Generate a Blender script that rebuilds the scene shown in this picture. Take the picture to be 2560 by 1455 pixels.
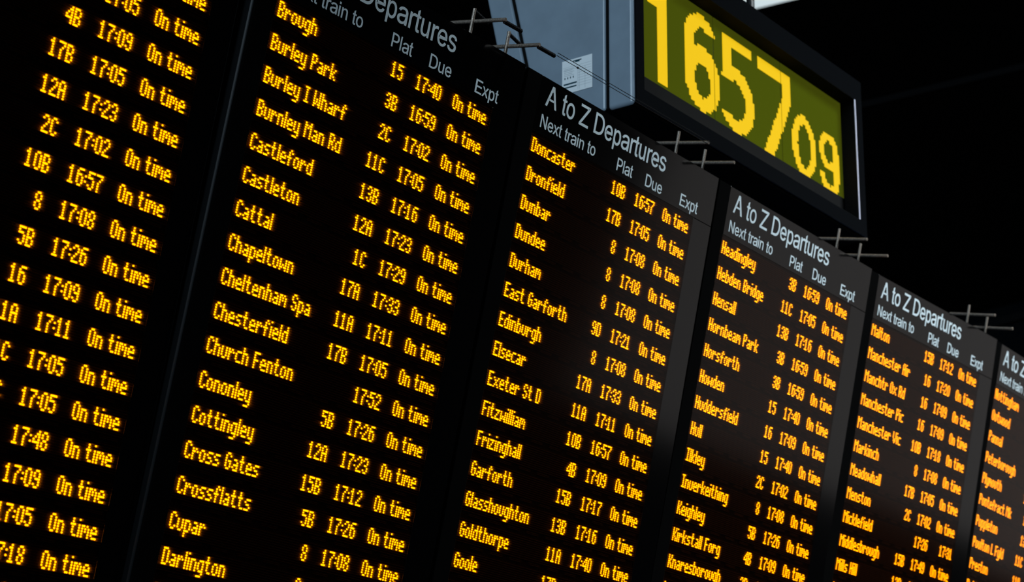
import bpy, bmesh, math, random
from mathutils import Matrix, Vector

for _o in list(bpy.data.objects):
    bpy.data.objects.remove(_o)
SC = bpy.context.scene
COL = SC.collection

# ------------------------------------------------------------------ frame of reference
# The departure boards are laid out in "dot units": one vertical LED pitch = U metres.
# board frame: x along the row of boards, y down the board face, z into the board.
U = 0.006
TILT = math.radians(16.0)          # the boards lean forward over the concourse
CAM_POS = Vector((-595.975, 261.609, -624.172))
CAM_R = Matrix(((0.58884019, -0.18028901, -0.78788521),
                (0.2573033, 0.96590369, -0.0287241),
                (0.76619987, -0.18581156, 0.61515187)))   # rows: right, down, forward
FOCAL = 5485.63                     # pixels on a 2560 wide frame
ct, st = math.cos(TILT), math.sin(TILT)


def turn(v):
    x, y, z = v
    return Vector((x, z * ct + y * st, -(y * ct - z * st)))


ZOFF = 1.62 - (turn(CAM_POS) * U).z


def g2w(v):
    return turn(v) * U + Vector((0, 0, ZOFF))


# ------------------------------------------------------------------ camera
cam = bpy.data.cameras.new('camera')
cam_o = bpy.data.objects.new('camera', cam)
COL.objects.link(cam_o)
r_, d_, f_ = (turn(CAM_R[i]).normalized() for i in range(3))
m = Matrix.Identity(4)
for i in range(3):
    m[i][0], m[i][1], m[i][2] = r_[i], -d_[i], -f_[i]
m.translation = g2w(CAM_POS)
cam_o.matrix_world = m
cam.sensor_fit = 'HORIZONTAL'
cam.sensor_width = 36.0
cam.lens = FOCAL / 2560 * 36.0
cam.clip_start = 0.05
cam.clip_end = 200
cam.dof.use_dof = True
cam.dof.focus_distance = 5.75
cam.dof.aperture_fstop = 5.0
SC.camera = cam_o

# ------------------------------------------------------------------ world, light, exposure
SC.view_settings.view_transform = 'Standard'
SC.view_settings.look = 'None'
SC.view_settings.exposure = 0.0
SC.view_settings.gamma = 1.0
SC.view_settings.use_curve_mapping = False
w = bpy.data.worlds.new('world')
SC.world = w
w.use_nodes = True
w.node_tree.nodes['Background'].inputs[0].default_value = (0.25, 0.4, 0.6, 1)
w.node_tree.nodes['Background'].inputs[1].default_value = 0.002
try:
    SC.cycles.use_denoising = True
    SC.cycles.max_bounces = 5
    SC.cycles.diffuse_bounces = 2
    SC.cycles.glossy_bounces = 3
    SC.cycles.transparent_max_bounces = 12
    SC.cycles.sample_clamp_indirect = 6.0
    SC.cycles.caustics_reflective = False
    SC.cycles.caustics_refractive = False
except Exception:
    pass


def area(name, loc, target, size, sy, watts, col):
    l = bpy.data.lights.new(name, 'AREA')
    l.shape = 'RECTANGLE'
    l.size, l.size_y = size, sy
    l.energy = watts
    l.color = col
    o = bpy.data.objects.new(name, l)
    COL.objects.link(o)
    o.location = loc
    o.rotation_euler = (Vector(target) - Vector(loc)).to_track_quat('-Z', 'Y').to_euler()
    return o


# daylight: glazed end of the train shed to the left, an added roof light aimed at the lettering,
# and the glazed entrance far along to the right
area('daylight_side_glazing', (-9.0, -1.5, 7.6), (1.8, 0.2, 4.9), 5, 4, 700, (0.62, 0.83, 1.0))
area('added_roof_light', (5.0, -6.5, 8.5), (4.0, 0, 4.0), 3.5, 3, 115, (0.86, 0.95, 1.0)).data.spread = math.radians(50)  # unseen light, beam narrowed to leave the second board's lettering dimmer
area('daylight_entrance_glazing', (25.2, -10.0, 6.1), (25.2, 0, 6.1), 20, 5.8, 108, (1.0, 0.95, 0.93))

# ------------------------------------------------------------------ materials
def mat(name, col, rough=0.5, metal=0.0, spec=0.5, coat=0.0, noise=0.0, nscale=60.0, bump=0.0):
    mt = bpy.data.materials.new(name)
    mt.use_nodes = True
    nt = mt.node_tree
    b = nt.nodes['Principled BSDF']
    b.inputs['Base Color'].default_value = (*col, 1)
    b.inputs['Roughness'].default_value = rough
    b.inputs['Metallic'].default_value = metal
    b.inputs['Specular IOR Level'].default_value = spec
    b.inputs['Coat Weight'].default_value = coat
    if noise or bump:
        tc = nt.nodes.new('ShaderNodeTexCoord')
        n = nt.nodes.new('ShaderNodeTexNoise')
        n.inputs['Scale'].default_value = nscale
        n.inputs['Detail'].default_value = 4
        nt.links.new(tc.outputs['Object'], n.inputs['Vector'])
        if noise:
            r = nt.nodes.new('ShaderNodeValToRGB')
            r.color_ramp.elements[0].position = 0.3
            r.color_ramp.elements[1].position = 0.7
            r.color_ramp.elements[0].color = (*[c * (1 - noise) for c in col], 1)
            r.color_ramp.elements[1].color = (*[min(1, c * (1 + noise)) for c in col], 1)
            nt.links.new(n.outputs['Fac'], r.inputs['Fac'])
            nt.links.new(r.outputs['Color'], b.inputs['Base Color'])
        if bump:
            bp = nt.nodes.new('ShaderNodeBump')
            bp.inputs['Strength'].default_value = bump
            bp.inputs['Distance'].default_value = 0.002
            nt.links.new(n.outputs['Fac'], bp.inputs['Height'])
            nt.links.new(bp.outputs['Normal'], b.inputs['Normal'])
    return mt


def glow(name, col, strength):
    mt = bpy.data.materials.new(name)
    mt.use_nodes = True
    nt = mt.node_tree
    nt.nodes.remove(nt.nodes['Principled BSDF'])
    e = nt.nodes.new('ShaderNodeEmission')
    e.inputs[0].default_value = (*col, 1)
    e.inputs[1].default_value = strength
    nt.links.new(e.outputs[0], nt.nodes['Material Output'].inputs[0])
    return mt


def filter_glass(name, tint, ior, rough):
    mt = bpy.data.materials.new(name)
    mt.use_nodes = True
    nt = mt.node_tree
    nt.nodes.remove(nt.nodes['Principled BSDF'])
    t = nt.nodes.new('ShaderNodeBsdfTransparent')
    t.inputs[0].default_value = (*tint, 1)
    g = nt.nodes.new('ShaderNodeBsdfGlossy')
    g.inputs['Roughness'].default_value = rough
    lw = nt.nodes.new('ShaderNodeLayerWeight')          # Schlick reflectance of a thin pane
    lw.inputs['Blend'].default_value = 0.5
    pw = nt.nodes.new('ShaderNodeMath')
    pw.operation = 'POWER'
    pw.inputs[1].default_value = 5.0
    nt.links.new(lw.outputs['Facing'], pw.inputs[0])
    f = nt.nodes.new('ShaderNodeMath')
    f.operation = 'MULTIPLY_ADD'
    f.inputs[1].default_value = 1.0 - ior
    f.inputs[2].default_value = ior
    nt.links.new(pw.outputs[0], f.inputs[0])
    mx = nt.nodes.new('ShaderNodeMixShader')
    nt.links.new(f.outputs[0], mx.inputs[0])
    tl = nt.nodes.new('ShaderNodeBsdfTranslucent')          # translucent haze standing in for lens bloom around lit dots
    tl.inputs[0].default_value = (*tint, 1)
    hz = nt.nodes.new('ShaderNodeMixShader')
    hz.inputs[0].default_value = 0.07
    nt.links.new(t.outputs[0], hz.inputs[1])
    nt.links.new(tl.outputs[0], hz.inputs[2])
    nt.links.new(hz.outputs[0], mx.inputs[1])
    nt.links.new(g.outputs[0], mx.inputs[2])
    nt.links.new(mx.outputs[0], nt.nodes['Material Output'].inputs[0])
    return mt


def lit_lcd(name, col, strength, body):
    mt = mat(name, body, 0.7, spec=0.0)
    b = mt.node_tree.nodes['Principled BSDF']
    b.inputs['Emission Color'].default_value = (*col, 1)
    b.inputs['Emission Strength'].default_value = strength
    return mt


M = dict(
    acrylic=mat('black_acrylic', (0.0012, 0.0012, 0.0013), 0.10, spec=0.42),
    matte=mat('matte_black_trim', (0.0012, 0.0012, 0.0012), 0.9, spec=0.02),
    casing=mat('black_powder_coat', (0.003, 0.0034, 0.0038), 0.38, spec=0.35),
    louvre=mat('louvre_plastic', (0.42, 0.38, 0.35), 0.6, spec=0.1),
    backing=mat('backing_board', (0.05, 0.045, 0.042), 0.7, spec=0.1),
    letter=mat('white_vinyl', (0.62, 0.72, 0.76), 0.6, spec=0.2),
    led=glow('amber_led', (1.0, 0.50, 0.0), 23.0),
    filt=filter_glass('smoked_filter', (0.48, 0.34, 0.25), 0.022, 0.11),
    rust=mat('rusty_steel_rod', (0.23, 0.185, 0.15), 0.4, metal=0.55, noise=0.5, nscale=300, bump=0.4),
    wire=mat('dark_wire', (0.01, 0.01, 0.011), 0.5, metal=0.5),
    spring=mat('dark_spring_steel', (0.012, 0.012, 0.013), 0.5, metal=0.4),
    paint=mat('blue_grey_paint', (0.225, 0.285, 0.345), 0.25, spec=0.6, noise=0.06, nscale=14, bump=0.05),
    black=mat('black_bezel_paint', (0.0035, 0.004, 0.0048), 0.15, spec=0.4),
    gap=mat('black_seal_and_shade', (0.002, 0.002, 0.002), 0.8, spec=0.1),
    strip=mat('edge_highlight_white', (0.42, 0.42, 0.52), 0.5),  # pale colour carries the daylight glint along the display opening
    paper=mat('white_paper', (0.8, 0.84, 0.86), 0.8, spec=0.1),
    ink=mat('teal_ink', (0.01, 0.05, 0.07), 0.7, spec=0.1),
    greyink=mat('grey_ink', (0.42, 0.47, 0.5), 0.7, spec=0.1),
    lcd_on=lit_lcd('lcd_yellow', (1.0, 0.62, 0.006), 0.80, (0.14, 0.10, 0.01)),
    lcd_off=lit_lcd('lcd_olive', (0.052, 0.062, 0.003), 0.85, (0.02, 0.028, 0.001)),
    steel=mat('dark_blue_steel', (0.02, 0.03, 0.06), 0.3, spec=0.5),
    roof=mat('sooty_roof', (0.004, 0.004, 0.004), 0.9, spec=0.1, noise=0.3, nscale=2),
    beam=mat('painted_roof_beam', (0.0035, 0.0035, 0.004), 0.8, spec=0.1),
    floor=mat('dark_floor', (0.02, 0.02, 0.02), 0.7, spec=0.1, noise=0.2, nscale=4),
    sky=glow('roof_daylight', (0.72, 0.85, 0.9), 0.85),
)


# ------------------------------------------------------------------ mesh helpers (board coordinates -> local metres)
def L(x, y, z):
    return (x * U, z * U, -y * U)


class MB:
    def __init__(self):
        self.v, self.f = [], []

    def box(self, x0, x1, y0, y1, z0, z1):
        n = len(self.v)
        self.v += [L(x, y, z) for z in (z0, z1) for y in (y0, y1) for x in (x0, x1)]
        self.f += [tuple(n + i for i in q) for q in
                   ((0, 2, 3, 1), (4, 5, 7, 6), (0, 1, 5, 4), (2, 6, 7, 3), (0, 4, 6, 2), (1, 3, 7, 5))]
        return self

    def prism(self, prof, x0, x1):
        """profile of (y, z) points swept along x"""
        n, k = len(self.v), len(prof)
        self.v += [L(x0, y, z) for y, z in prof] + [L(x1, y, z) for y, z in prof]
        self.f += [tuple(n + i for i in range(k)), tuple(n + k + i for i in reversed(range(k)))]
        self.f += [(n + i, n + (i + 1) % k, n + k + (i + 1) % k, n + k + i) for i in range(k)]
        return self

    def dome(self, x, y, ax, ay, h=0.24, k=8):
        n = len(self.v)
        for s, z in ((1.0, 0.0), (0.62, -h)):
            for i in range(k):
                a = 2 * math.pi * (i + 0.5) / k
                self.v.append(L(x + ax * s * math.cos(a), y + ay * s * math.sin(a), z))
        self.f += [(n + i, n + (i + 1) % k, n + k + (i + 1) % k, n + k + i) for i in range(k)]
        self.f.append(tuple(n + k + i for i in range(k)))
        return self

    def tube(self, a, b, r, k=12, r2=None):
        a, b = Vector(L(*a)), Vector(L(*b))
        d = (b - a).normalized()
        s = d.orthogonal().normalized()
        t = d.cross(s)
        n = len(self.v)
        for p, rr in ((a, r), (b, r if r2 is None else r2)):
            for i in range(k):
                g = 2 * math.pi * i / k
                self.v.append(tuple(p + (s * math.cos(g) + t * math.sin(g)) * rr * U))
        self.f += [(n + i, n + (i + 1) % k, n + k + (i + 1) % k, n + k + i) for i in range(k)]
        self.f += [tuple(n + i for i in reversed(range(k))), tuple(n + k + i for i in range(k))]
        return self

    def coil(self, a, b, R, r, turns, k=6, step=10):
        a, b = Vector(L(*a)), Vector(L(*b))
        d = b - a
        dn = d.normalized()
        s = dn.orthogonal().normalized()
        t = dn.cross(s)
        n0 = len(self.v)
        N = turns * step
        for j in range(N + 1):
            ph = 2 * math.pi * j / step
            c = a + d * (j / N) + (s * math.cos(ph) + t * math.sin(ph)) * R * U
            rad = (s * math.cos(ph) + t * math.sin(ph))
            for i in range(k):
                g = 2 * math.pi * i / k
                self.v.append(tuple(c + (rad * math.cos(g) + dn * math.sin(g)) * r * U))
        for j in range(N):
            for i in range(k):
                p, q = n0 + j * k + i, n0 + j * k + (i + 1) % k
                self.f.append((p, q, q + k, p + k))
        return self

    def build(self, name, material, parent=None, bevel=0.0, seg=2, smooth=False):
        me = bpy.data.meshes.new(name)
        me.from_pydata(self.v, [], self.f)
        me.update()
        if bevel or smooth:
            bm = bmesh.new()
            bm.from_mesh(me)
            bmesh.ops.remove_doubles(bm, verts=bm.verts, dist=1e-6)
            bmesh.ops.recalc_face_normals(bm, faces=bm.faces)
            if bevel:
                ed = [e for e in bm.edges if len(e.link_faces) == 2 and e.calc_face_angle(0) > 0.3]
                bmesh.ops.bevel(bm, geom=ed, offset=bevel * U, segments=seg, profile=0.5, affect='EDGES')
            if smooth:
                for fc in bm.faces:
                    fc.smooth = True
            bm.to_mesh(me)
            bm.free()
        me.materials.append(material)
        o = bpy.data.objects.new(name, me)
        COL.objects.link(o)
        if parent is not None:
            o.parent = parent
        return o


def empty(name, matrix, label, cat, group=None):
    o = bpy.data.objects.new(name, None)
    o.empty_display_size = 0.1
    COL.objects.link(o)
    o.matrix_world = matrix
    o['label'] = label
    o['category'] = cat
    if group:
        o['group'] = group
    return o


def frame_matrix(org, ex, ey, ez):
    """board frame (x, y down, z in) given in the common board coordinates -> world matrix of local X, Y(in), Z(up)"""
    mm = Matrix.Identity(4)
    X, Y, Z = turn(ex), turn(ez), -turn(ey)
    for i in range(3):
        mm[i][0], mm[i][1], mm[i][2] = X[i], Y[i], Z[i]
    mm.translation = g2w(org)
    return mm


def put(o, parent):
    o.parent = parent
    return o


# ------------------------------------------------------------------ header lettering
def lettering(name, text, x0, x1, base, size, z, parent):
    cu = bpy.data.curves.new(name, 'CURVE')
    cu.dimensions = '2D'
    cu.fill_mode = 'BOTH'
    cu.extrude = 0.06
    cu.offset = 0.0
    adv = 0.0
    segs = []
    for ch in text:
        if ch == ' ':
            adv += 278
            continue
        for poly in GLYPHS[ch]:
            segs.append([(adv + x, y) for x, y in poly])
        adv += ADV[ch]
    lo = min(p[0] for s in segs for p in s)
    hi = max(p[0] for s in segs for p in s)
    k = (x1 - x0) / (hi - lo)
    for s in segs:
        sp = cu.splines.new('POLY')
        sp.points.add(len(s) - 1)
        for pt, (x, y) in zip(sp.points, s):
            pt.co = (x0 + (x - lo) * k, y / 1000 * size, 0, 1)
        sp.use_cyclic_u = True
    cu.offset = 0.045 * size / 8.66
    tmp = bpy.data.objects.new(name + '_tmp', cu)
    COL.objects.link(tmp)
    dg = bpy.context.evaluated_depsgraph_get()
    me = bpy.data.meshes.new_from_object(tmp.evaluated_get(dg))
    bpy.data.objects.remove(tmp)
    bpy.data.curves.remove(cu)
    for v in me.vertices:
        x, y, zz = v.co
        v.co = L(x, base - y, z - zz)
    me.flip_normals()
    me.name = name
    me.materials.clear()
    me.materials.append(M['letter'])
    o = bpy.data.objects.new(name, me)
    COL.objects.link(o)
    o.parent = parent
    return o


# ------------------------------------------------------------------ dot-matrix text
def width(s):
    n = 0
    for ch in s:
        n += 3 if ch == ' ' else len(FONT[ch][0]) + 1
    return n - 1


def dot_text(name, s, col, row, parent):
    mb = MB()
    u = col
    for ch in s:
        if ch == ' ':
            u += 3
            continue
        g = FONT[ch]
        for j, line in enumerate(g):
            for i, c in enumerate(line):
                if c == '#':
                    mb.dome((u + i) * PX, row * 14 + j, DOT_X, DOT_Y)
        u += len(g[0]) + 1
    return mb.build(name, M['led'], parent)


PX = 0.8120255
DOT_X, DOT_Y = 0.50, 0.42
ROWS = 20
T_COL, S_END, P_END = 110.6, 171.6, 97.5


def display_row(board, r, rec):
    """one louvred LED strip; lit words are its sub-parts"""
    mb = MB()
    y0 = r * 14
    bk = MB().box(-2.6, 142.6, y0 - 3.2, y0 + 10.8, 0.45, 0.7)     # dark backing of the strip
    for k in range(-1, 10):                                        # visor fins between the LED lines
        mb.box(-2.6, 142.6, y0 + k - 0.60, y0 + k - 0.42, -0.34, 0.455)
    x = 4.0 + (5.5 if r % 2 else 0)
    while x < 132:                                                 # short fins on the clips between strips
        for q in (9.6, 10.3):
            mb.box(x, x + 9.2, y0 + q - 0.09, y0 + q + 0.09, -0.30, 0.455)
        x += 15.2
    row = mb.build('display_row', M['louvre'], board)
    bk.build('backing_strip', M['backing'], row)
    dest, plat, due, stat = rec
    txt = ' '.join(t for t in (dest, plat, due, stat) if t)
    if txt:
        row['label'] = 'amber row reading ' + txt
    if dest:
        dot_text('destination_text', dest, 0, r, row)
    if plat:
        dot_text('platform_text', plat, P_END - (width(plat) - 1), r, row)
    if due:
        dot_text('time_text', due, T_COL, r, row)
    if stat:
        dot_text('status_text', stat, S_END - (width(stat) - 1) + (1 if stat[0] == '1' else 0), r, row)
    return row


def make_board(pan, label, head, rows):
    dx, dz, yaw, dy, roll = BOARD[pan]
    cr, sr, cy, sy = math.cos(roll), math.sin(roll), math.cos(yaw), math.sin(yaw)

    def tr(x, y, z):
        a = 60 + cr * (x - 60) - sr * y
        b = sr * (x - 60) + cr * y
        return Vector((dx + cy * a - sy * z, dy + b, dz + sy * a + cy * z))
    o = tr(0, 0, 0)
    root = empty('departure_board', frame_matrix(o, tr(1, 0, 0) - o, tr(0, 1, 0) - o, tr(0, 0, 1) - o),
                 label, 'departure board', 'amber dot-matrix departure boards hung in a row')
    XL, XR, YT, YB = -13.9, (157.0 if pan == 1 else 160.8), -30.2, ROWS * 14 + 10
    MB().box(XL, XR, YT, YB, 0.8, 24).build('casing', M['casing'], root, bevel=1.6, seg=3)
    hp = MB().box(-2.6, XR - 0.3, YT + 0.2, -3.2, -0.5, 1.2).build('header_panel', M['acrylic'], root, bevel=0.25)
    MB().box(XL + 0.3, -2.6, YT + 0.2, YB - 0.3, -0.5, 1.2).build('side_panel', M['matte'], root, bevel=0.2)
    MB().box(142.6, XR - 0.3, -3.2, YB - 0.3, -0.5, 1.2).build('side_panel', M['acrylic'], root, bevel=0.2)
    MB().box(-2.6, 142.6, ROWS * 14 - 3.2, YB - 0.3, -0.5, 1.2).build('bottom_panel', M['acrylic'], root, bevel=0.2)
    MB().box(-2.6, 142.6, -3.2, ROWS * 14 - 3.2, -0.55, -0.45).build('filter_window', M['filt'], root)
    if head:
        lettering('heading_lettering', 'A to Z Departures', 3.2, 109.8, -17.3, 14.2, -0.52, hp)
        lettering('subheading_lettering', 'Next train to', 2.2, 48.6, -6.3, 8.66, -0.52, hp)
    lettering('column_lettering', 'Plat', 68.3, 82.3, -5.8, 8.7, -0.52, hp)
    lettering('column_lettering', 'Due', 94.6, 110.0, -5.7, 8.7, -0.52, hp)
    lettering('column_lettering', 'Expt', 127.9, 145.0, -5.6, 8.66, -0.52, hp)
    for r in range(ROWS):
        display_row(root, r, rows.get(r, ('', '', '', '')))
    return root
FONT = {}
for _l in '''A .##. #..# #..# #### #..# #..# #..#
B ###. #..# #..# ###. #..# #..# ###.
C .##. #..# #... #... #... #..# .##.
D ###. #..# #..# #..# #..# #..# ###.
E #### #... #... ###. #... #... ####
F #### #... #... ###. #... #... #...
G .##. #..# #... #.## #..# #..# .##.
H #..# #..# #..# #### #..# #..# #..#
I ### .#. .#. .#. .#. .#. ###
K #..# #..# #.#. ##.. #.#. #..# #..#
L #... #... #... #... #... #... ####
M #...# ##.## #.#.# #...# #...# #...# #...#
N #..# ##.# ##.# #.## #.## #..# #..#
O .##. #..# #..# #..# #..# #..# .##.
P ###. #..# #..# ###. #... #... #...
R ###. #..# #..# ###. #.#. #..# #..#
S .##. #..# #... .##. ...# #..# .##.
V #...# #...# #...# #...# .#.#. .#.#. ..#..
W #...# #...# #...# #.#.# #.#.# ##.## #...#
a .... .... .##. ...# .### #..# .###
b #... #... ###. #..# #..# #..# ###.
c .... .... .### #... #... #... .###
d ...# ...# .### #..# #..# #..# .###
e .... .... .##. #..# #### #... .###
f ..#. .#.# .#.. ###. .#.. .#.. .#..
g .... .... .### #..# #..# #..# .### ...# ###.
h #... #... ###. #..# #..# #..# #..#
i # . # # # # #
k #... #... #..# #.#. ##.. #.#. #..#
l # # # # # # #
m ..... ..... ##.#. #.#.# #.#.# #...# #...#
n .... .... ###. #..# #..# #..# #..#
o .... .... .##. #..# #..# #..# .##.
p .... .... ###. #..# #..# #..# ###. #... #...
r .... .... #.#. ##.# #... #... #...
s .... .... .### #... .##. ...# ###.
t .#.. .#.. ###. .#.. .#.. .#.. ..##
u .... .... #..# #..# #..# #..# .##.
v .... .... #..# #..# #..# #..# .##.
w ..... ..... #...# #...# #.#.# ##.## #...#
x ..... ..... #...# .#.#. ..#.. .#.#. #...#
y .... .... #..# #..# #..# #..# .### ...# ###.
z .... .... #### ..#. .#.. #... ####
0 .##. #..# #..# #..# #..# #..# .##.
1 .#.. ##.. .#.. .#.. .#.. .#.. ###.
2 .##. #..# ...# ..#. .#.. #... ####
3 .##. #..# ...# .##. ...# #..# .##.
4 ...# ..## .#.# #..# #### ...# ...#
5 #### #... ###. ...# ...# #..# .##.
6 .### #... ###. #..# #..# #..# .##.
7 #### ...# ..#. .#.. .#.. .#.. .#..
8 .##. #..# #..# .##. #..# #..# .##.
9 .##. #..# #..# .### ...# #..# .##.
: . . # . # . .'''.splitlines():
    _p = _l.split()
    FONT[_p[0]] = _p[1:]
GLYPHS={'A':[[[-1,0],[276,716],[388,716],[668,0],[566,0],[405,425],[370,523],[322,673],[342,673],[294,522],[261,425],[102,0]],[[140,200],[140,280],[529,280],[529,200]]],'D':[[[77,0],[77,716],[325,716],[429,705],[517,673],[565,640],[606,599],[637,550],[670,463],[681,359],[670,255],[637,167],[604,117],[564,76],[514,44],[424,11],[316,0]],[[175,80],[310,80],[396,89],[465,114],[519,155],[556,210],[579,279],[586,359],[579,439],[556,508],[519,561],[468,602],[400,628],[319,636],[175,636]]],'E':[[[79,0],[79,716],[615,716],[615,636],[191,636],[191,402],[586,402],[586,322],[191,322],[191,80],[620,80],[620,0]]],'P':[[[77,0],[77,716],[350,716],[435,708],[502,685],[555,650],[592,605],[614,550],[622,490],[614,428],[592,373],[555,328],[502,291],[435,269],[350,262],[175,262],[175,0]],[[175,340],[347,340],[403,346],[447,360],[480,383],[503,414],[517,449],[520,490],[517,529],[503,566],[480,595],[447,618],[402,632],[346,636],[175,636]]],'Z':[[[23,0],[23,65],[391,542],[444,606],[500,670],[511,639],[410,636],[312,636],[20,636],[20,716],[589,716],[589,650],[226,182],[170,114],[111,46],[100,76],[198,80],[297,80],[592,80],[592,0]]],'N':[[[76,0],[76,716],[183,716],[473,257],[501,212],[536,151],[572,77],[560,76],[554,152],[551,221],[551,274],[551,716],[641,716],[641,0],[534,0],[275,408],[240,466],[199,536],[143,636],[159,639],[163,540],[166,461],[167,409],[167,0]]],'a':[[[241,-12],[187,-7],[137,7],[96,30],[64,61],[44,100],[36,147],[42,188],[56,220],[80,244],[112,263],[146,277],[186,288],[269,300],[358,310],[386,314],[406,321],[419,332],[424,348],[424,351],[419,381],[410,405],[392,424],[367,439],[336,449],[298,452],[258,449],[224,439],[197,427],[175,411],[157,393],[146,374],[53,397],[79,439],[113,472],[153,497],[198,512],[246,521],[295,524],[365,517],[403,508],[440,491],[471,468],[496,437],[514,396],[520,343],[520,0],[425,0],[425,71],[418,71],[386,34],[361,16],[328,1],[288,-8]],[[257,61],[307,67],[348,81],[380,101],[403,127],[418,157],[424,188],[424,259],[397,248],[353,240],[304,233],[265,229],[200,217],[173,205],[151,190],[138,169],[134,143],[137,119],[150,98],[168,83],[194,71],[224,64]]],'e':[[[289,-11],[217,-3],[155,22],[105,63],[68,116],[46,180],[37,255],[44,330],[67,396],[104,449],[152,490],[211,516],[280,524],[324,521],[366,510],[406,493],[441,465],[472,430],[495,385],[511,330],[515,265],[515,231],[95,231],[95,302],[468,302],[428,276],[424,323],[411,367],[390,401],[362,429],[325,445],[280,450],[234,445],[196,427],[166,401],[143,368],[129,329],[125,288],[125,243],[131,190],[145,145],[170,109],[203,83],[243,68],[289,63],[321,66],[349,72],[373,83],[393,100],[410,120],[423,143],[506,124],[489,86],[464,53],[430,26],[390,5],[342,-7]]],'i':[[[66,0],[154,0],[154,519],[66,519]],[[66,615],[154,615],[154,716],[66,716]]],'n':[[[150,310],[150,0],[66,0],[66,517],[148,517],[148,392],[134,392],[164,453],[203,494],[252,517],[307,524],[358,519],[401,504],[437,476],[465,438],[481,389],[487,328],[487,0],[403,0],[403,321],[394,375],[371,415],[333,441],[283,449],[247,445],[216,433],[188,414],[167,386],[155,351]]],'o':[[[275,-11],[208,-3],[149,22],[100,63],[64,116],[41,182],[33,255],[41,332],[64,397],[100,450],[149,491],[208,516],[275,524],[343,516],[403,491],[451,450],[487,397],[511,332],[518,255],[511,182],[487,116],[451,63],[403,22],[343,-3]],[[275,63],[324,70],[363,90],[394,121],[415,160],[427,206],[431,255],[427,306],[415,352],[394,392],[363,423],[324,444],[275,450],[227,444],[188,423],[159,392],[136,352],[124,306],[120,255],[124,206],[136,160],[159,121],[188,90],[227,70]]],'p':[[[66,-195],[66,517],[145,517],[145,435],[153,435],[178,472],[198,491],[224,509],[259,520],[302,524],[362,516],[414,493],[457,453],[490,400],[510,334],[517,258],[510,182],[490,115],[458,61],[414,22],[362,-3],[302,-11],[260,-7],[227,5],[200,23],[180,42],[153,81],[148,81],[148,-195]],[[289,64],[334,70],[368,90],[398,120],[418,160],[430,206],[434,258],[430,310],[418,356],[398,396],[370,424],[334,444],[289,450],[247,444],[211,426],[182,397],[162,359],[150,313],[146,258],[150,205],[162,157],[182,117],[212,89],[247,70]]],'r':[[[65,0],[65,517],[152,517],[152,438],[157,438],[179,474],[211,501],[254,519],[302,525],[325,524],[346,524],[346,439],[327,442],[293,445],[256,441],[222,430],[194,411],[173,388],[160,358],[155,323],[155,0]]],'s':[[[246,-11],[192,-7],[143,4],[102,25],[69,52],[44,86],[31,128],[117,146],[133,108],[161,82],[199,67],[245,61],[298,68],[338,85],[364,111],[373,141],[369,165],[352,186],[327,201],[291,212],[198,232],[131,254],[84,284],[56,323],[47,374],[53,416],[74,453],[106,483],[147,505],[198,520],[254,524],[307,520],[352,508],[389,489],[419,463],[441,431],[456,396],[373,378],[358,407],[336,431],[301,448],[254,454],[208,449],[171,433],[146,408],[139,378],[143,352],[161,332],[190,317],[232,304],[316,285],[383,265],[429,233],[457,194],[466,146],[459,102],[438,64],[406,33],[361,8],[307,-7]]],'u':[[[243,-7],[193,-1],[150,15],[114,42],[86,81],[70,130],[64,190],[64,517],[148,517],[148,197],[155,143],[180,102],[218,76],[268,68],[304,72],[335,85],[362,105],[383,132],[396,167],[401,209],[401,517],[485,517],[485,0],[403,0],[403,126],[416,126],[387,64],[347,23],[298,0]]],'x':[[[7,0],[222,298],[222,233],[18,517],[120,517],[188,418],[234,345],[274,281],[228,281],[267,345],[311,418],[382,517],[482,517],[277,231],[277,292],[491,0],[389,0],[309,116],[264,186],[225,248],[271,248],[232,186],[189,116],[108,0]]],'l':[[[64,0],[152,0],[152,716],[64,716]]],'t':[[[87,451],[17,451],[17,519],[87,519],[87,650],[175,702],[175,519],[263,519],[263,451],[175,451],[175,130],[179,95],[193,78],[222,72],[258,76],[270,2],[232,-6],[188,-9],[140,0],[108,28],[91,75],[87,150]]]}

ADV = dict(A=667, D=722, E=667, P=667, Z=611, N=722, a=556, e=556, i=222, l=222, n=556, o=556, p=556, r=333, s=500, t=278, u=556, x=500)

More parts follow.
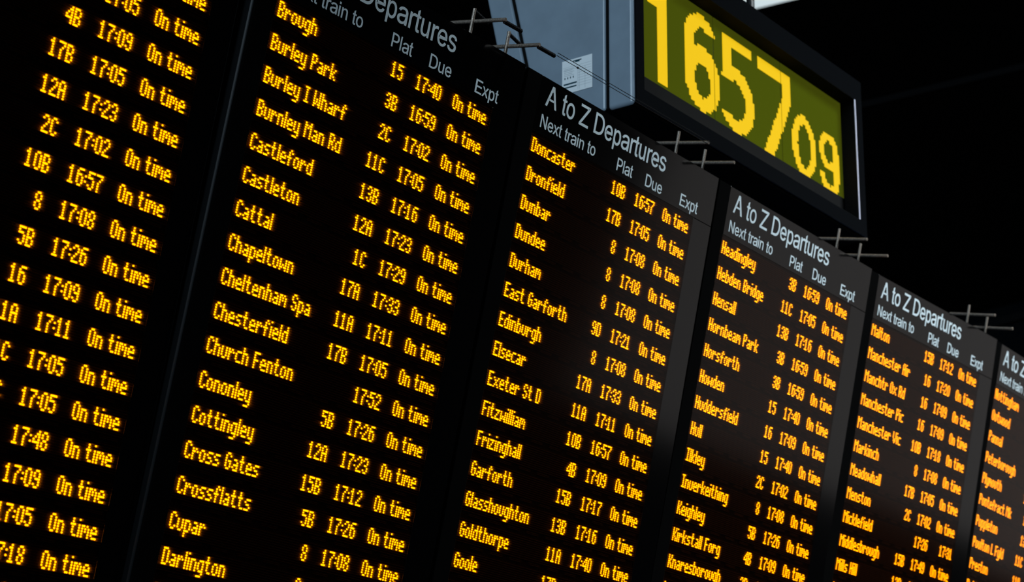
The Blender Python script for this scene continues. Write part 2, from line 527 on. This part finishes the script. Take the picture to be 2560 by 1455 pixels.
BOARD = {1: (-174.773, 0.552, 0.03067, -1.867, -0.01662), 2: (0, 0, 0, 0, 0),
         3: (176.666, 0.183, 0.01197, 0.256, -0.00084), 4: (353.401, 3.017, 0.00311, 0.491, 0.00494),
         5: (529.608, 5.528, -0.01084, 0.674, -0.0044), 6: (706.113, 6.973, 0.01524, 0.922, 0.01739)}
OT = 'On time'
LIST = {
    1: {1: ('', '', '', OT), 2: ('', '', '17:05', OT), 3: ('', '4B', '17:09', OT), 4: ('', '17B', '17:05', OT),
        5: ('', '12A', '17:23', OT), 6: ('', '2C', '17:02', OT), 7: ('', '10B', '16:57', OT), 8: ('', '8', '17:08', OT),
        9: ('', '5B', '17:26', OT), 10: ('', '16', '17:09', OT), 11: ('', '11A', '17:11', OT), 12: ('', '11C', '17:05', OT),
        13: ('', '11C', '17:05', OT), 14: ('', '', '17:48', OT), 15: ('', '', '17:09', OT), 16: ('', '', '17:05', OT),
        17: ('', '', '17:18', OT), 18: ('', '', '17:05', OT)},
    2: {0: ('Brough', '15', '17:40', OT), 1: ('Burley Park', '3B', '16:59', OT), 2: ('Burley I Wharf', '2C', '17:02', OT),
        3: ('Burnley Man Rd', '11C', '17:05', OT), 4: ('Castleford', '13B', '17:16', OT), 5: ('Castleton', '12A', '17:23', OT),
        6: ('Cattal', '1C', '17:29', OT), 7: ('Chapeltown', '17A', '17:33', OT), 8: ('Cheltenham Spa', '11A', '17:11', OT),
        9: ('Chesterfield', '17B', '17:05', OT), 10: ('Church Fenton', '', '17:52', OT), 11: ('Cononley', '5B', '17:26', OT),
        12: ('Cottingley', '12A', '17:23', OT), 13: ('Cross Gates', '15B', '17:12', OT), 14: ('Crossflatts', '5B', '17:26', OT),
        15: ('Cupar', '8', '17:08', OT), 16: ('Darlington', '8', '17:08', OT), 17: ('Deighton', '', '', '')},
    3: {0: ('Doncaster', '10B', '16:57', OT), 1: ('Dronfield', '17B', '17:05', OT), 2: ('Dunbar', '8', '17:08', OT),
        3: ('Dundee', '8', '17:08', OT), 4: ('Durham', '8', '17:08', OT), 5: ('East Garforth', '9D', '17:21', OT),
        6: ('Edinburgh', '8', '17:08', OT), 7: ('Elsecar', '17A', '17:33', OT), 8: ('Exeter St D', '11A', '17:11', OT),
        9: ('Fitzwilliam', '10B', '16:57', OT), 10: ('Frizinghall', '4B', '17:09', OT), 11: ('Garforth', '15B', '17:17', OT),
        12: ('Glasshoughton', '13B', '17:16', OT), 13: ('Goldthorpe', '11A', '17:40', OT), 14: ('Goole', '17B', '17:05', OT),
        15: ('Guiseley', '', '', '')},
    4: {0: ('Headingley', '3B', '16:59', OT), 1: ('Hebden Bridge', '11C', '17:05', OT), 2: ('Hensall', '13B', '17:16', OT),
        3: ('Hornbeam Park', '3B', '16:59', OT), 4: ('Horsforth', '3B', '16:59', OT), 5: ('Howden', '15', '17:40', OT),
        6: ('Huddersfield', '16', '17:09', OT), 7: ('Hull', '15', '17:40', OT), 8: ('Ilkley', '2C', '17:02', OT),
        9: ('Inverkeithing', '8', '17:08', OT), 10: ('Keighley', '5B', '17:26', OT), 11: ('Kirkstall Forg', '4B', '17:09', OT),
        12: ('Knaresborough', '3B', '16:59', OT), 13: ('Lancaster', '', '', '')},
    5: {0: ('Malton', '15B', '17:12', OT), 1: ('Manchester Air', '16', '17:20', OT), 2: ('Manchtr Ox Rd', '16', '17:09', OT),
        3: ('Manchester Pic', '16', '17:09', OT), 4: ('Manchester Vic', '10B', '17:18', OT), 5: ('Markinch', '8', '17:08', OT),
        6: ('Meadowhall', '17B', '17:05', OT), 7: ('Menston', '2C', '17:02', OT), 8: ('Micklefield', '', '17:26', '17:31'),
        9: ('Middlesbrough', '15B', '17:49', OT), 10: ('Mills Hill', '13B', '17:16', OT), 11: ('Mirfield', '', '', '')},
    6: {0: ('Nottingham', '17A', '17:33', OT), 1: ('Outwood', '17B', '17:05', OT), 2: ('Pannal', '3B', '16:59', OT),
        3: ('Peterborough', '8', '17:08', OT), 4: ('Plymouth', '11A', '17:11', OT), 5: ('Pontefract Mk', '13', '17:16', OT),
        6: ('Poppleton', '13', '16:59', OT), 7: ('Poulton L Fyld', '11C', '17:05', OT), 8: ('Preston', '11A', '17:05', OT),
        9: ('Retford', '', '', '')},
}
LABELS = {
    1: 'leftmost black departure board, cut off so only platform, time and status columns show',
    2: 'black departure board with amber rows listing Brough down to Darlington',
    3: 'black departure board with amber rows listing Doncaster down to Goole',
    4: 'black departure board with amber rows listing Headingley down to Knaresborough',
    5: 'black departure board with amber rows listing Malton down to Mills Hill',
    6: 'rightmost black departure board, cut off, with amber rows Nottingham down to Preston',
}
for p in range(1, 7):
    make_board(p, LABELS[p], True, LIST[p])

# ------------------------------------------------------------------ station clock hung behind and above the boards
PHI = math.atan(0.218)
CV = Vector((0, math.cos(PHI), -math.sin(PHI)))
CW = Vector((0, math.sin(PHI), math.cos(PHI)))
CLOCK_ORG = Vector((295.434, -56.076, 30.0))
clock = empty('station_clock', frame_matrix(CLOCK_ORG, Vector((1, 0, 0)), CV, CW),
              'large blue-grey digital clock showing 16 57 09 in yellow above the boards', 'clock')
CX0, CX1, CT = -5.4, 256.0, -106.0
# front cover: a ring of painted steel around the display opening
fc = MB()
fc.box(CX0, 3.6, CT, 0, 0.0, 16.6)
fc.box(246.2, CX1, CT, 0, 0.0, 16.6)
fc.box(3.6, 246.2, CT, -90.4, 0.0, 16.6)
fc.box(3.6, 246.2, -10.6, 0, 0.0, 16.6)
cover = MB()
cover.box(CX0, CX1, CT, 0, 0.4, 16.6)
me_o = cover.build('front_cover', M['paint'], clock, bevel=2.3, seg=8, smooth=False)
# cut the display opening out of the cover
bm = bmesh.new()
bm.from_mesh(me_o.data)
cut = MB().box(3.6, 246.2, -90.4, -10.6, -8, 10.4)
cut_o = cut.build('cutter', M['gap'], None)
mod = me_o.modifiers.new('opening', 'BOOLEAN')
mod.operation = 'DIFFERENCE'
mod.object = cut_o
mod.solver = 'EXACT'
cut_o.matrix_world = clock.matrix_world
bpy.context.view_layer.update()
dg = bpy.context.evaluated_depsgraph_get()
me_new = bpy.data.meshes.new_from_object(me_o.evaluated_get(dg))
me_o.modifiers.clear()
me_o.data = me_new
me_o.data.materials.clear()
me_o.data.materials.append(M['paint'])
for pf in me_o.data.polygons:
    pf.material_index = 0
bm.free()
bpy.data.objects.remove(cut_o)
# black bezel on the front of the cover and the lining of the recess
bz = MB()
bz.box(CX0 + 1.5, 3.8, CT + 1.5, -1.5, -0.5, 0.5)
bz.box(246.0, CX1 - 1.5, CT + 1.5, -1.5, -0.5, 0.5)
bz.box(3.8, 246.0, CT + 1.5, -90.2, -0.5, 0.5)
bz.box(3.8, 246.0, -10.8, -1.5, -0.5, 0.5)
bz.build('bezel', M['black'], clock)
ln = MB()
ln.box(3.6, 4.0, -90.4, -10.6, -0.4, 10.4)
ln.box(245.8, 246.2, -90.4, -10.6, -0.4, 10.4)
ln.box(4.0, 245.8, -90.4, -90.0, -0.4, 10.4)
ln.box(4.0, 245.8, -11.0, -10.6, -0.4, 10.4)
ln.box(4.0, 245.8, -26.4, -11.0, 9.4, 10.4)
ln.build('recess_lining', M['gap'], clock)
MB().box(244.4, 246.0, -89.8, -10.9, -0.75, -0.45).build('edge_highlight', M['strip'], clock, bevel=0.1)['label'] = \
    'pale strip painted as the daylight highlight down the right edge of the display'
for x0, x1 in ((4.0, 92.6), (93.6, 169.6), (170.6, 245.8)):
    MB().box(x0, x1, -90.0, -26.4, 9.9, 10.3).build('display_panel', M['lcd_off'], clock)
# seal, main housing with a raking back edge, rear cover
MB().prism([(CT + 1, 16.6), (-1, 16.6), (-1, 17.9), (CT + 1, 17.9)], CX0 + 0.7, CX1 - 0.7).build('seal', M['gap'], clock)
RK = 0.224
DB = 61.0


def back(y, d):
    return (y, DB - RK * y + d)


MB().prism([(CT, 17.9), (-0.3, 17.9), back(-0.3, -1.0), back(CT, -1.0)], CX0, CX1).build(
    'housing', M['paint'], clock, bevel=1.4, seg=3)
MB().prism([back(CT + 1, -1.0), back(-1, -1.0), back(-1, 0.9), back(CT + 1, 0.9)], CX0 + 0.8, CX1 - 0.8).build(
    'seal', M['gap'], clock)
MB().prism([back(CT, 0.9), back(-0.3, 0.9), back(-0.3, 16.5), back(CT, 16.5)], CX0, CX1).build(
    'rear_cover', M['paint'], clock, bevel=1.4, seg=3)
for hx in (60, 190):
    MB().tube((hx, CT, 40), (hx, CT - 300, 40), 2.6).build('hanger_rod', M['casing'], clock)

# clock undersides coloured black to stand for the shade below them
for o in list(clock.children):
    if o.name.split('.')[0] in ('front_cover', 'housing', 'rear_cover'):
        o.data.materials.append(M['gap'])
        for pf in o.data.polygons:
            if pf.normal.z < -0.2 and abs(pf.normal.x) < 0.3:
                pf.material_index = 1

# added hidden light behind the lower lip, brightens the foot of the display
ll = bpy.data.lights.new('added_display_fill', 'AREA')
ll.shape = 'RECTANGLE'
ll.size, ll.size_y = 150 * U, 5 * U
ll.energy = 0.12
ll.color = (1.0, 0.93, 0.6)
lo_ = bpy.data.objects.new('added_display_fill', ll)
COL.objects.link(lo_)
lo_.parent = clock
lo_.location = L(112, -13.5, 3.6)
lo_.rotation_euler = (math.radians(180 - 28), 0, 0)

# pixel digits
PIX = 1.92


def ell(x, y, cx, cy, rx, ry):
    return ((x - cx) / rx) ** 2 + ((y - cy) / ry) ** 2 <= 1


def d_one(x, y):
    return (33 <= x <= 42.4 and -85 <= y <= -28) or (23 <= x <= 33 and -80.5 <= y <= -73.6)


def d_six(x, y):
    if ell(x, y, 80, -47, 18.9, 19.8) and not ell(x, y, 80.3, -45.6, 8.4, 10.6):
        return True
    if 61 <= x <= 70.6 and -68 <= y <= -46:
        return True
    return y < -66 and ell(x, y, 79.6, -66, 18.8, 19.6) and not ell(x, y, 80, -65.5, 9.4, 12.4) and not (x > 80 and y > -75.6)


def d_five(x, y):
    if 103 <= x <= 136.2 and -84.8 <= y <= -77.6:
        return True
    if 102.6 <= x <= 112.2 and -84.8 <= y <= -58:
        return True
    return ell(x, y, 117.5, -46.8, 19.6, 19.8) and not ell(x, y, 116.5, -46.4, 11, 12.2) and not (x < 112 and -58 < y < -36) \
        and not (x < 101)


def d_seven(x, y):
    if 143.2 <= x <= 181.4 and -84.4 <= y <= -75.6:
        return True
    if -75.6 < y <= -26.5:
        t = (y + 75.6) / 49.0
        c = 176.8 - 23.0 * (max(0.0, t - 0.13) / 0.87) ** 1.1
        return abs(x - c) <= 5.4
    return False


def d_zero(x, y):
    return ell(x, y, 196.6, -44.8, 14.4, 19.8) and not ell(x, y, 196.8, -44.8, 8.2, 13.8)


def d_nine(x, y):
    if ell(x, y, 228.2, -51.5, 11.9, 12.4) and not ell(x, y, 228.0, -51.5, 6.0, 7.0):
        return True
    if 234 <= x <= 240.2 and -52 <= y <= -35:
        return True
    return y > -35.5 and ell(x, y, 228.2, -35.8, 12.0, 11.6) and not ell(x, y, 228.2, -36, 6.2, 6.6)


for fn, x0, x1 in ((d_one, 20, 46), (d_six, 58, 102), (d_five, 99, 140), (d_seven, 141, 184), (d_zero, 180, 213), (d_nine, 214, 244)):
    mb = MB()
    y = -88.0
    while y < -24:
        run = None
        x = x0
        while x <= x1 + PIX:
            on = x <= x1 and fn(x + PIX / 2, y + PIX / 2)
            if on and run is None:
                run = x
            if not on and run is not None:
                for a, b in ((run, min(x, 92.6)), (max(run, 93.6), min(x, 169.6)), (max(run, 170.6), x)):
                    if b - a > 0.2:
                        mb.box(a, b, y, y + PIX, 9.6, 9.95)
                run = None
            x += PIX
        y += PIX
    mb.build('digit', M['lcd_on'], clock)

# notice taped on the near end of the clock
nt_ = empty('paper_notice', frame_matrix(CLOCK_ORG + Vector((CX0 - 0.25, 0, 0)) + CV * -25.2 + CW * 35.8, CW * -1, CV, Vector((1, 0, 0))),
            'small white printed form stuck to the blue-grey end of the clock', 'notice')
MB().box(-9.7, 9.7, -9.6, 9.6, -0.05, 0.1).build('sheet', M['paper'], nt_)
pm = MB()
pm.box(-2.8, 2.8, -8.6, -7.9, -0.09, -0.05).box(-1.2, 1.6, -7.9, -7.3, -0.09, -0.05)
pm.build('printed_heading', M['ink'], nt_)
pm = MB()
pm.box(-8.8, -0.2, 3.8, 4.7, -0.09, -0.05).box(-8.9, -0.4, 5.8, 6.6, -0.09, -0.05)
for i in range(4):
    pm.box(-8.2 + i * 1.8, -7.6 + i * 1.8, 0.2, 1.3, -0.09, -0.05)
pm.build('printed_bars', M['ink'], nt_)
gl = MB()
for i in range(9):
    gl.box(-9.0 if i < 2 else 0.4, 9.0, -5.5 + i * 1.5, -5.36 + i * 1.5, -0.08, -0.05)
for x in (0.4, 1.4, 5.0):
    gl.box(x, x + 0.16, -4.0, 8.6, -0.08, -0.05)
for i in range(5):
    gl.box(-8.4, -2.0 - (i % 2), -4.6 + i * 0.95, -4.35 + i * 0.95, -0.08, -0.05)
gl.build('form_rules', M['greyink'], nt_)


# ------------------------------------------------------------------ bird-wire brackets standing on the boards
def board_frame(pan):
    dx, dz, yaw, dy, roll = BOARD[pan]
    cr, sr, cy, sy = math.cos(roll), math.sin(roll), math.cos(yaw), math.sin(yaw)

    def tr(x, y, z):
        a = 60 + cr * (x - 60) - sr * y
        b = sr * (x - 60) + cr * y
        return Vector((dx + cy * a - sy * z, dy + b, dz + sy * a + cy * z))
    return tr


def bracket(pan, x, post_h, arm_h, label, springs):
    tr = board_frame(pan)
    o = tr(x, -30.2, 2.2)
    b = empty('wire_bracket', frame_matrix(o, tr(x + 1, -30.2, 2.2) - o, tr(x, -29.2, 2.2) - o, tr(x, -30.2, 3.2) - o),
              label, 'bracket', 'rusty wire brackets on top of the boards')
    MB().tube((0, 0.02, 0), (0, -post_h, 0), 0.85, 10).build('post', M['rust'], b, bevel=0.12, seg=1)
    MB().tube((0.95, -arm_h, 13.5), (0.95, -arm_h, -18.5), 0.95, 12).build('arm', M['rust'], b, bevel=0.15, seg=1)
    if springs:
        MB().coil((1.0, -arm_h + 0.7, -17.4), (14.5, -arm_h + 0.5, -17.4), 0.75, 0.32, 16).build('spring', M['spring'], b)
        MB().coil((0.6, -post_h + 1.2, 0), (11.0, -post_h + 3.2, 0), 0.65, 0.3, 13).build('spring', M['spring'], b)
    return b


where = {2: 'second and third boards', 3: 'third and fourth boards', 4: 'fourth and fifth boards', 5: 'fifth and sixth boards'}
for pan in (2, 3, 4, 5):
    bracket(pan, 120.5, 12.5, 6.6, 'left rusty rod bracket of the pair near joint of ' + where[pan], pan == 2)
    bracket(pan, 147.2, 11.3, 4.4, 'right rusty rod bracket of the pair near joint of ' + where[pan], pan == 2)
tr = board_frame(2)
for nm, y0, z0, lab in (('bird_wire', -35.2, -17.4, 'upper of two thin dark wires crossing in front of the clock end'),
                        ('bird_wire', -34.0, -17.0, 'lower of two thin dark wires, knotted, crossing in front of the clock end')):
    a = tr(160.8, y0, z0)
    wr = empty(nm, frame_matrix(a, Vector((1, 0, 0)), Vector((0, 1, 0)), Vector((0, 0, 1))), lab, 'wire', 'bird-deterrent wires over the third board')
    MB().tube((0, 0, 0), (135, -0.5, 0), 0.16, 6).build('strand', M['wire'], wr)
    if y0 > -35:
        k = MB()
        k.tube((16.6, -0.05, 0), (17.6, -0.05, 0), 0.5, 8)
        k.build('knot', M['wire'], wr, bevel=0.2)

# ------------------------------------------------------------------ steelwork carrying the boards, roof and floor
sb = empty('support_frame', frame_matrix(Vector((-260, -30, 0)), Vector((1, 0, 0)), Vector((0, 1, 0)), Vector((0, 0, 1))),
           'dark blue steel beam behind the tops of the departure boards', 'beam')
MB().box(0, 1250, -6.0, 14, 36, 50).build('beam', M['steel'], sb, bevel=1.5)
for x in (120, 470, 820, 1170):
    MB().box(x, x + 12, 14, 690, 37, 49).build('post', M['steel'], sb)


def struct(name, verts, faces, material):
    me = bpy.data.meshes.new(name)
    me.from_pydata(verts, [], faces)
    me.materials.append(material)
    o = bpy.data.objects.new(name, me)
    COL.objects.link(o)
    o['kind'] = 'structure'
    return o


def slab(name, x0, x1, y0, y1, z0, z1, material):
    v = [(x, y, z) for z in (z0, z1) for y in (y0, y1) for x in (x0, x1)]
    return struct(name, v, [(0, 2, 3, 1), (4, 5, 7, 6), (0, 1, 5, 4), (2, 6, 7, 3), (0, 4, 6, 2), (1, 3, 7, 5)], material)


slab('floor', -14, 30, -14, 30, -0.2, 0.0, M['floor'])
slab('wall_back', -14, 30, 30, 30.3, 0, 14, M['roof'])
slab('ceiling', -14, 30, -14, 30, 14, 14.3, M['roof'])


def at(px, py, dist):
    """point seen at a pixel of the photograph, dist metres from the camera"""
    d = Vector(((px - 1280) / FOCAL, (py - 727.5) / FOCAL, 1.0)).normalized()
    v = Vector((sum(CAM_R[i][j] * d[i] for i in range(3)) for j in range(3)))
    return g2w(CAM_POS) + turn(v) * dist


def bar(name, p, q, r, material, kind=None):
    a, b = at(*p), at(*q)
    d = (b - a).normalized()
    s = d.cross(Vector((0, 0, 1))).normalized()
    t = d.cross(s)
    v = [tuple(c + s * i * r + t * j * r) for c in (a, b) for i, j in ((-1, -1), (1, -1), (1, 1), (-1, 1))]
    o = struct(name, v, [(0, 1, 2, 3), (7, 6, 5, 4), (0, 4, 5, 1), (1, 5, 6, 2), (2, 6, 7, 3), (3, 7, 4, 0)], material)
    return o


# roof light far up behind the clock and the faint roof members
q4 = [at(1780, 48, 22), at(2050, -17, 22), at(2070, -110, 22), at(1800, -45, 22)]
n_ = (q4[1] - q4[0]).cross(q4[3] - q4[0]).normalized() * 0.08
struct('window_1', [tuple(p) for p in q4] + [tuple(p + n_) for p in q4],
       [(0, 1, 2, 3), (7, 6, 5, 4), (0, 4, 5, 1), (1, 5, 6, 2), (2, 6, 7, 3), (3, 7, 4, 0)], M['sky'])
bar('trim_1', (2120, 273, 15), (2700, 135, 15), 0.022, M['beam'])
bar('trim_2', (2380, 838, 15), (2700, 752, 15), 0.025, M['beam'])
